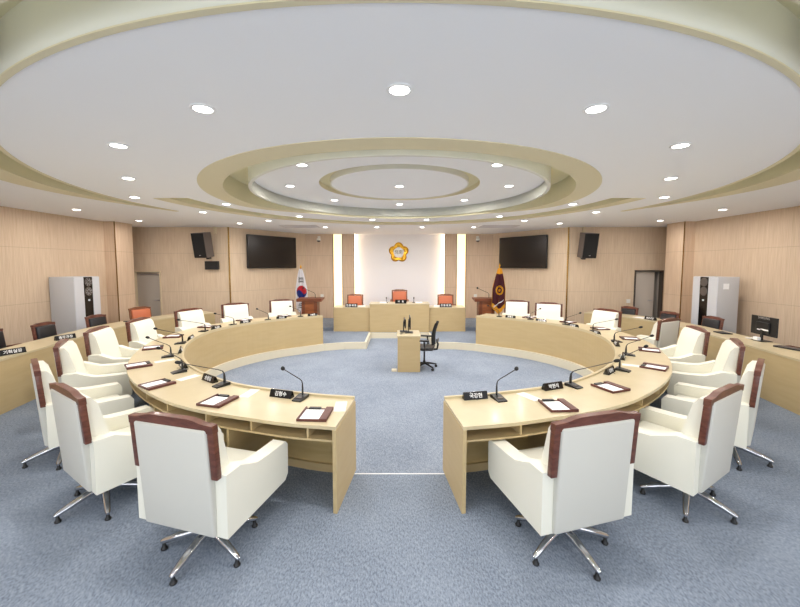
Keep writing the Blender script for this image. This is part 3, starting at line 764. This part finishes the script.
b = MB(); b.tube([(.02, 7.75, AZ + .785), (.05, 7.80, AZ + .79), (.0, 7.88, AZ + .785), (.06, 7.95, AZ + .787), (.10, 8.05, AZ + .785)], .006); tag(b.build('cable', M['alu'], smooth=True), 'loose grey cable lying on the small centre desk', 'cable')
b = MB(); b.box(-.17, -.06, 7.64, 7.78, AZ, AZ + .03, bev=.004); tag(b.build('floor_cable_cover', M['riser']), 'flat cream cable cover on the floor beside the small desk', 'cable cover')

def office_chair():
    r = empty('office_chair', (.55, 7.92, AZ), PI / 2 - .2); tag(r, 'black mesh office chair at the small centre desk', 'office chair')   # local +y = facing
    b = MB(); b.box(-.24, .24, -.22, .24, .44, .50, bev=.03, seg=3); b.build('seat', M['blacktex'], r, smooth=True)
    b = MB()
    G = []
    for j in range(11):
        v = j / 10; zz = .56 + .48 * v; wd = .22 - .03 * v - .02 * (1 - v); row = []
        for i in range(9):
            u = i / 8 * 2 - 1; row.append((u * wd, -.23 - .035 * math.sin(v * PI) * -1 - .07 * v + .05 * (u * u), zz))
        G.append(row)
    for th in (0, -.02):
        V = [[b.bm.verts.new((p[0], p[1] + th, p[2])) for p in row] for row in G]
        for j in range(10):
            for i in range(8): b._f([V[j][i], V[j][i + 1], V[j + 1][i + 1], V[j + 1][i]])
    b.build('mesh_back', M['mesh'], r, smooth=True)
    b = MB(); b.tube([(0, -.10, .42), (0, -.28, .44), (0, -.30, .55), (0, -.27, .66)], [.03, .025, .022, .018]); b.box(-.18, .18, -.305, -.28, .60, .66, bev=.01); b.build('back_support', M['black'], r, smooth=True)
    for s in (-1, 1):
        b = MB(); b.tube([(s * .22, -.05, .45), (s * .29, -.05, .47), (s * .29, -.03, .66)], .018); b.box(*sorted((s * .25, s * .33)), -.14, .13, .655, .685, bev=.01); b.build('armrest', M['black'], r, smooth=True)
    b = MB(); b.lathe([(.03, .10), (.035, .12), (.02, .2), (.02, .38), (.09, .40), (.09, .44), (.02, .445)], n=16); b.build('gas_lift', M['black'], r, smooth=True)
    for k in range(5):
        a = 2 * PI * k / 5 + .2; d = Vector((math.cos(a), math.sin(a), 0))
        b = MB(); b.tube([d * .02 + Vector((0, 0, .12)), d * .15 + Vector((0, 0, .10)), d * .29 + Vector((0, 0, .07))], [.025, .02, .014]); lg = b.build('leg', M['black'], r, smooth=True)
        q = d * .28; R = Matrix.Translation((q.x, q.y, .028)) @ Matrix.Rotation(a, 4, 'Z') @ Matrix.Rotation(PI / 2, 4, 'X')
        b = MB(); b.lathe([(.024, -.022), (.028, -.015), (.028, .015), (.024, .022)], n=14, mat=R); b.box(q.x - .008, q.x + .008, q.y - .008, q.y + .008, .03, .07); b.build('caster', M['black'], lg, smooth=True)
office_chair()

# ------------------------------------------------------------------ lecterns
def lectern(s):
    r = empty('lectern', (-2.74 if s < 0 else 2.66, 11.15, 0)); tag(r, 'brown wooden lectern with slanted top on the %s of the dais' % ('left' if s < 0 else 'right'), 'lectern', 'lecterns')
    b = MB(); b.prism([(-.22, 1.0), (.24, 1.06), (.24, 1.10), (-.22, 1.09)], -.38, .38, 'x', bev=.006); b.build('top', M['lectern2'], r)
    b = MB(); b.box(-.23, .23, -.16, .18, .06, 1.03); b.build('body', M['lectern'], r)
    for q in (-1, 1): MB().box(*sorted((q * .14, q * .235)), -.175, .18, .0, 1.02, bev=.003).build('corner_post', M['lectern2'], r)
    b = MB(); b.box(-.26, .26, -.19, .2, 0, .07, bev=.004); b.build('plinth', M['lectern2'], r)
    b = MB(); b.tube([(.12, .1, 1.09), (.12, .1, 1.20), (.09, .1, 1.25), (-.12, .1, 1.34), (-.22, .1, 1.39)], [.012, .008, .006, .006, .006]); o = b.build('microphone_neck', M['black'], r, smooth=True)
    b = MB(); b.lathe([(.01, -.03), (.024, -.02), (.028, 0), (.022, .02), (.01, .03)], (-.24, .1, 1.40), 12); b.build('microphone_head', M['black'], o, smooth=True)
lectern(-1); lectern(1)

# ------------------------------------------------------------------ flags
def flag(x, y, korean):
    r = empty('flag_stand', (x, y, .0 if y < 11.6 else .1))
    tag(r, 'national flag, white with a red and blue circle, on a pole by the left lectern' if korean else 'maroon flag with gold fringe and gold emblem on a pole by the right lectern', 'flag', None)
    zt = 1.86 if korean else 2.0
    b = MB(); b.lathe([(.16, 0), (.16, .02), (.06, .05), (.02, .08)], n=20); b.build('base', M['black'] if korean else M['wood'], r, smooth=True)
    b = MB(); b.tube([(0, 0, .06), (0, 0, zt + .05)], .013); b.build('pole', M['redcord'] if korean else M['goldc'], r, smooth=True)
    b = MB(); b.lathe([(.004, 0), (.022, .02), (.028, .05), (.016, .08), (.006, .12)], (0, 0, zt + .04), 12); b.build('finial', M['gold'], r, smooth=True)
    nu, nv = 44, 90; b = MB(); V = []
    for j in range(nv + 1):
        v = j / nv; row = []
        wt = .05 + .15 * min(1, v * 1.9) ** .8
        for i in range(nu + 1):
            u = i / nu * 2 - 1
            drop = 1.52 if korean else 1.36
            low = (1 - abs(u) ** 1.3 * .14)
            z = zt + .02 - v * drop * low
            xx = u * wt + (.03 * v if korean else -.02 * v)
            yy = -.035 + .030 * math.sin(u * 7 + 2 * v) * (0.3 + v) * .8
            row.append((xx, yy, z))
        V.append(row)
    VV = [[b.bm.verts.new(p) for p in row] for row in V]
    for j in range(nv):
        for i in range(nu):
            p = (Vector(V[j][i]) + Vector(V[j + 1][i + 1])) / 2; u = (i + .5) / nu * 2 - 1; v = (j + .5) / nv
            mi = 0
            if korean:
                cx0, cz0 = .02, 1.12; dx, dz = p.x - cx0, p.z - cz0; d = math.hypot(dx, dz * .80)
                if d < .17: mi = 1 if dz > .035 * math.sin(dx / .17 * PI) * -2 else 2
                for zc in (1.52, .66):
                    if abs(p.x - .01) < .09 and abs(p.z - zc) < .075 and int((p.z - zc + .075) / .03) % 2 == 0: mi = 3
                if p.z < .44 and abs(u) > .35: mi = 4
            else:
                mi = 0
                if v < .13 or abs(u) > .94 or p.z < .80 + .9 * abs(p.x): mi = 1
                d = math.hypot(p.x, (p.z - 1.36) * .8)
                if .07 < d < .115 or d < .035: mi = 2
                if abs(p.z - (.98 + p.x * .7)) < .014 and abs(u) < .75: mi = 3
            f = b._f([VV[j][i], VV[j][i + 1], VV[j + 1][i + 1], VV[j + 1][i]])
            if f: f.material_index = mi
    mats = [M['flagw'], M['red'], M['blue'], M['flagk'], M['goldc']] if korean else [M['maroon'], M['goldc'], M['gold'], M['flagw']]
    bmesh.ops.solidify(b.bm, geom=b.bm.faces[:], thickness=.004)
    b.build('cloth', mats, r, smooth=True)
flag(-3.27, 12.05, True); flag(2.97, 10.8, False)

# ------------------------------------------------------------------ televisions
def television(s):
    d = (Vector((1.91, 2.6)) if s < 0 else Vector((-1.88, 2.6))).normalized(); n = Vector((d.y, -d.x)) * -s
    ctr = (Vector((-5.30, 11.35)) if s < 0 else Vector((5.24, 11.35))) + d * (1.48 if s < 0 else 1.58) + n * .13
    side = 'left' if s < 0 else 'right'
    r = empty('television', (ctr.x, ctr.y, 2.55), math.atan2(n.y, n.x) + PI / 2); tag(r, 'large black wall television on the %s splayed wall' % side, 'television', 'wall televisions')
    b = MB(); b.box(-.95, .95, -.02, .045, -.545, .545, bev=.008); b.build('casing', M['black'], r)
    b = MB(); b.box(-.935, .935, -.024, -.018, -.525, .53); b.build('screen', M['screen'], r)
    b = MB(); b.box(-.3, .3, .045, .11, -.2, .2); b.build('wall_bracket', M['black'], r)
television(-1); television(1)

# ------------------------------------------------------------------ wall speakers
def speaker(x, y, z, yaw, wd, ht, dp, lb, pit=.16, brk=True):
    r = empty('wall_speaker', (x, y, z)); r.rotation_euler = (pit, 0, yaw); tag(r, lb, 'speaker')   # front faces local -y
    b = MB(); b.prism([(-wd / 2, -dp / 2), (wd / 2, -dp / 2), (wd * .36, dp / 2), (-wd * .36, dp / 2)], -ht / 2, ht / 2, 'z', bev=.012); b.build('cabinet', M['spk'], r)
    b = MB(); b.box(-wd / 2 + .012, wd / 2 - .012, -dp / 2 - .016, -dp / 2 + .004, -ht / 2 + .014, ht / 2 - .014, bev=.006); b.build('grille', M['blackm'], r)
    b = MB(); b.box(-.03, .03, -dp / 2 - .018, -dp / 2 - .014, -ht * .40, -ht * .38); b.build('badge', M['alu'], r)
    b = MB(); b.box(-.06, .06, dp / 2 - .02, dp / 2 + .10, -.05, .05); b.build('bracket', M['black'], r); b = MB(); b.box(-.05, .05, dp / 2 - .12, dp / 2 - .0, -ht / 2 - .07, -ht / 2 + .01, bev=.01); b.build('tilt_knob', M['black'], r)
speaker(-5.90, 11.00, 2.71, -.28, .46, .74, .36, 'black wall speaker on the left rear wall above a small black box')
speaker(5.65, 11.00, 2.70, .12, .46, .74, .34, 'black wall speaker on the right rear wall')
speaker(7.78, 6.86, 2.98, PI / 2 + PI - PI, .3, .42, .22, 'black speaker on the right side wall at the picture edge', .3)
b = MB(); b.box(-6.02, -5.61, 11.24, 11.35, 1.97, 2.23, bev=.01); o = b.build('wall_box', M['black']); tag(o, 'small black box on the wall below the left speaker', 'wall box')
for s in (-1, 1):
    b = MB(); b.box(s * 5.70 - .04, s * 5.70 + .04, 11.28, 11.35, 3.08, 3.28, bev=.004)
    tag(b.build('conduit_box', M['frame']), 'beige conduit box above the %s wall speaker' % ('left' if s < 0 else 'right'), 'conduit box')

# CCTV cameras
for s in (-1, 1):
    r = empty('security_camera', (-3.02 if s < 0 else 2.93, YB - .20, 3.1)); tag(r, 'small white security camera on the rear wall, %s side' % ('left' if s < 0 else 'right'), 'security camera', 'security cameras')
    MB().box(-.05, .05, -.05, 0, .0, .1, bev=.005).build('mount', M['plate'], r)
    MB().lathe([(.02, .03), (.075, .0), (.08, -.05), (.07, -.07)], (0, -.09, 0), 16).build('housing', M['plate'], r, smooth=True)
    MB().lathe([(.062, -.068), (.055, -.10), (.03, -.125), (.005, -.13)], (0, -.09, 0), 16).build('dome', M['spk'], r, smooth=True)

# ------------------------------------------------------------------ floor-standing air conditioners
def aircon(s):
    side = 'left' if s < 0 else 'right'
    r = empty('air_conditioner', (-7.66 if s < 0 else 7.50, 8.6, 0)); tag(r, 'tall grey floor standing air conditioner with two round black fans by the %s wall' % side, 'air conditioner', 'floor standing air conditioners')
    X = lambda a, c: sorted((s * a, s * c))      # towards the wall is positive, room is negative
    b = MB(); b.box(*X(-.24, .32 if s < 0 else .24), -.35, .35, .03, 1.83, bev=.012); b.build('cabinet', M['grey'], r, smooth=True)
    b = MB(); b.box(*X(-.262, -.24), -.345, -.10, .05, 1.82, bev=.006); b.build('front_panel', M['grey2'], r)
    b = MB(); b.box(*X(-.262, -.24), .145, .345, .05, 1.82, bev=.006); b.build('front_panel', M['grey2'], r)
    b = MB(); b.box(*X(-.256, -.24), -.095, .14, .05, 1.82, bev=.003); bp_ = b.build('black_panel', M['blackg'], r)
    for z in (1.70, 1.48):
        R = Matrix.Translation((s * -.262, .022, z)) @ Matrix.Rotation(PI / 2, 4, 'Y')
        b = MB(); b.lathe([(.10, -.012), (.105, 0), (.10, .010), (.085, .004), (.03, -.002), (.028, .01), (.01, .014)], n=28, mat=R); f = b.build('fan_ring', M['spk'], bp_, smooth=True)
        b = MB()
        for k in range(8):
            a = k * PI / 4; b.tube([(s * -.268, .022 + .03 * math.cos(a), z + .03 * math.sin(a)), (s * -.268, .022 + .09 * math.cos(a + .4), z + .09 * math.sin(a + .4))], .004, 6)
        b.build('fan_grille', M['alu'], f)
    b = MB(); b.box(*X(-.262, -.255), .0, .05, 1.25, 1.29); b.build('display', M['grey2'], bp_)
    b = MB(); b.box(*X(-.22, .22), -.33, .33, 0, .03); b.build('foot', M['black'], r)
    if s > 0:
        b = MB(); b.box(-.13, 0.0, -.354, -.349, 1.55, 1.68); b.build('notice', M['paper'], r)
aircon(-1); aircon(1)

# ------------------------------------------------------------------ right outer desk: monitor, keyboard, folder
o = make_monitor('computer_monitor', .56, .33); place(o, (6.36, 6.26, .775), math.radians(80), 'black computer monitor seen from behind on the right outer desk', 'monitor')
text_mesh('SAMSUNG', .055, 'brand_lettering', M['alu'], o, (0, .0235, .40), (PI / 2, 0, PI))
b = MB(); b.box(-.14, .02, .045, .049, .19, .215); b.box(.03, .10, .045, .049, .185, .205); b.build('rear_sticker', M['paper'], o)
b = MB(); b.box(-.05, .05, .08, .14, .012, .07, bev=.01); b.tube([(0, .11, .04), (.09, .14, .03), (.16, .10, .01), (.22, .13, .01)], .008); b.build('white_connector', M['paper'], o)
b = MB(); b.box(-.22, .22, -.075, .075, 0, .022, bev=.006); o = b.build('keyboard', M['black'])
tag(o, 'thin black keyboard on the right outer desk beside the monitor', 'keyboard'); o.location = (6.18, 5.62, .775); o.rotation_euler = (0, 0, math.radians(-78))
b = MB()
for i in range(14):
    for j in range(5): b.box(-.21 + i * .03, -.186 + i * .03, -.065 + j * .026, -.044 + j * .026, .020, .026)
k = b.build('keys', M['spk'], o)
b = MB(); b.box(-.13, .13, -.09, .09, 0, .018, bev=.004); b.box(-.10, .06, -.07, .05, .016, .021); o = b.build('black_folder', M['black']); tag(o, 'black folder lying on the right outer desk left of the monitor', 'folder'); o.location = (6.30, 7.00, .775); o.rotation_euler = (0, 0, 1.4)
b = MB(); b.box(-.10, .10, -.14, .14, 0, .006); o = b.build('paper_stack', M['paper']); tag(o, 'white papers on the right outer desk near the open door', 'papers'); o.location = (6.10, 9.12, .775); o.rotation_euler = (0, 0, .3)
b = MB(); b.box(-.16, .16, -.11, .11, 0, .02, bev=.004); o = b.build('black_folder', M['black']); tag(o, 'black folder on the left outer desk beneath the pillar', 'folder'); o.location = (-6.32, 8.55, .775); o.rotation_euler = (0, 0, 1.3)
b = MB(); b.box(-.12, .12, -.09, .09, 0, .02, bev=.004); o = b.build('black_folder', M['black']); tag(o, 'black folder on the left outer desk next to the orange chair', 'folder'); o.location = (-5.85, 9.75, .775); o.rotation_euler = (0, 0, .7)

# papers on the dais
for x, y, z, lb in [(-.52, 11.6, .90, 'white papers on the left of the central dais desk'), (.62, 11.6, .90, 'white papers on the right of the central dais desk'), (-1.22, 11.7, .77, 'white papers on the left dais wing'), (1.22, 11.7, .77, 'white papers on the right dais wing')]:
    b = MB(); b.box(-.11, .11, -.08, .08, 0, .03); o = b.build('paper_stack', M['paper']); tag(o, lb, 'papers', 'papers on the dais'); o.location = (x, y, z)
for s, lb in ((-1, 'left'), (1, 'right')):
    b = MB(); b.lathe([(.05, 0), (.05, .015), (.012, .02), (.008, .12), (.018, .14), (.018, .18), (.005, .19)], n=12); o = b.build('small_microphone', M['blackm'], smooth=True); tag(o, 'short black microphone at the %s of the central dais nameplate' % lb, 'microphone', 'dais microphones'); o.location = (s * .44 + .02, 11.6, .90)

# ------------------------------------------------------------------ emblem
r = empty('wall_emblem', (-.03, YB - .02, 2.595)); tag(r, 'gold five lobed emblem on the white rear panel', 'emblem')
pts = []
for k in range(150):
    a = 2 * PI * k / 150; rr = .295 + .092 * abs(math.cos(2.5 * (a - PI / 2))) ** 1.0
    pts.append((rr * math.cos(a), rr * math.sin(a)))
b = MB(); n = len(pts)
for (z0, k0), (z1, k1) in (((-.002, 1.0), (-.03, 1.0)), ((-.03, 1.0), (-.06, .86)), ((-.06, .86), (-.045, .55))):
    A = [(p[0] * k0, z0, p[1] * k0) for p in pts + pts[:1]]; B_ = [(p[0] * k1, z1, p[1] * k1) for p in pts + pts[:1]]; b.sheet(A, B_)
b.build('petals', M['gold'], r, smooth=True)
for k in range(5):
    a = PI / 2 + 2 * PI * k / 5
    for q in (-1, 0, 1):
        bb = MB(); a2 = a + q * .16; bb.tube([(.20 * math.cos(a2), -.062, .20 * math.sin(a2)), (.33 * math.cos(a2 + q * .02), -.055, .33 * math.sin(a2 + q * .02))], [.008, .004], 6); bb.build('petal_vein', M['brass'], r, smooth=True)
R = Matrix.Rotation(PI / 2, 4, 'X')
b = MB(); b.lathe([(.19, .04), (.19, .062), (.18, .066)], n=40, mat=R); b.build('centre_disc', M['paper'], r)
text_mesh('의회', .17, 'lettering', M['spk'], r, (0, -.068, 0), (PI / 2, 0, 0))

# switches and sockets
for x, y, z, lb in [(-2.94, YB - .205, .95, 'white socket plate on the wall beside the left lectern'), (2.88, YB - .205, .95, 'white socket plate on the wall beside the right lectern'), (7.18, 11.345, .98, 'light switch plate left of the open right door')]:
    b = MB(); b.box(-.06, .06, -.012, 0, -.06, .06, bev=.003); o = b.build('switch_plate', M['plate']); tag(o, lb, 'switch plate'); o.location = (x, y, z)
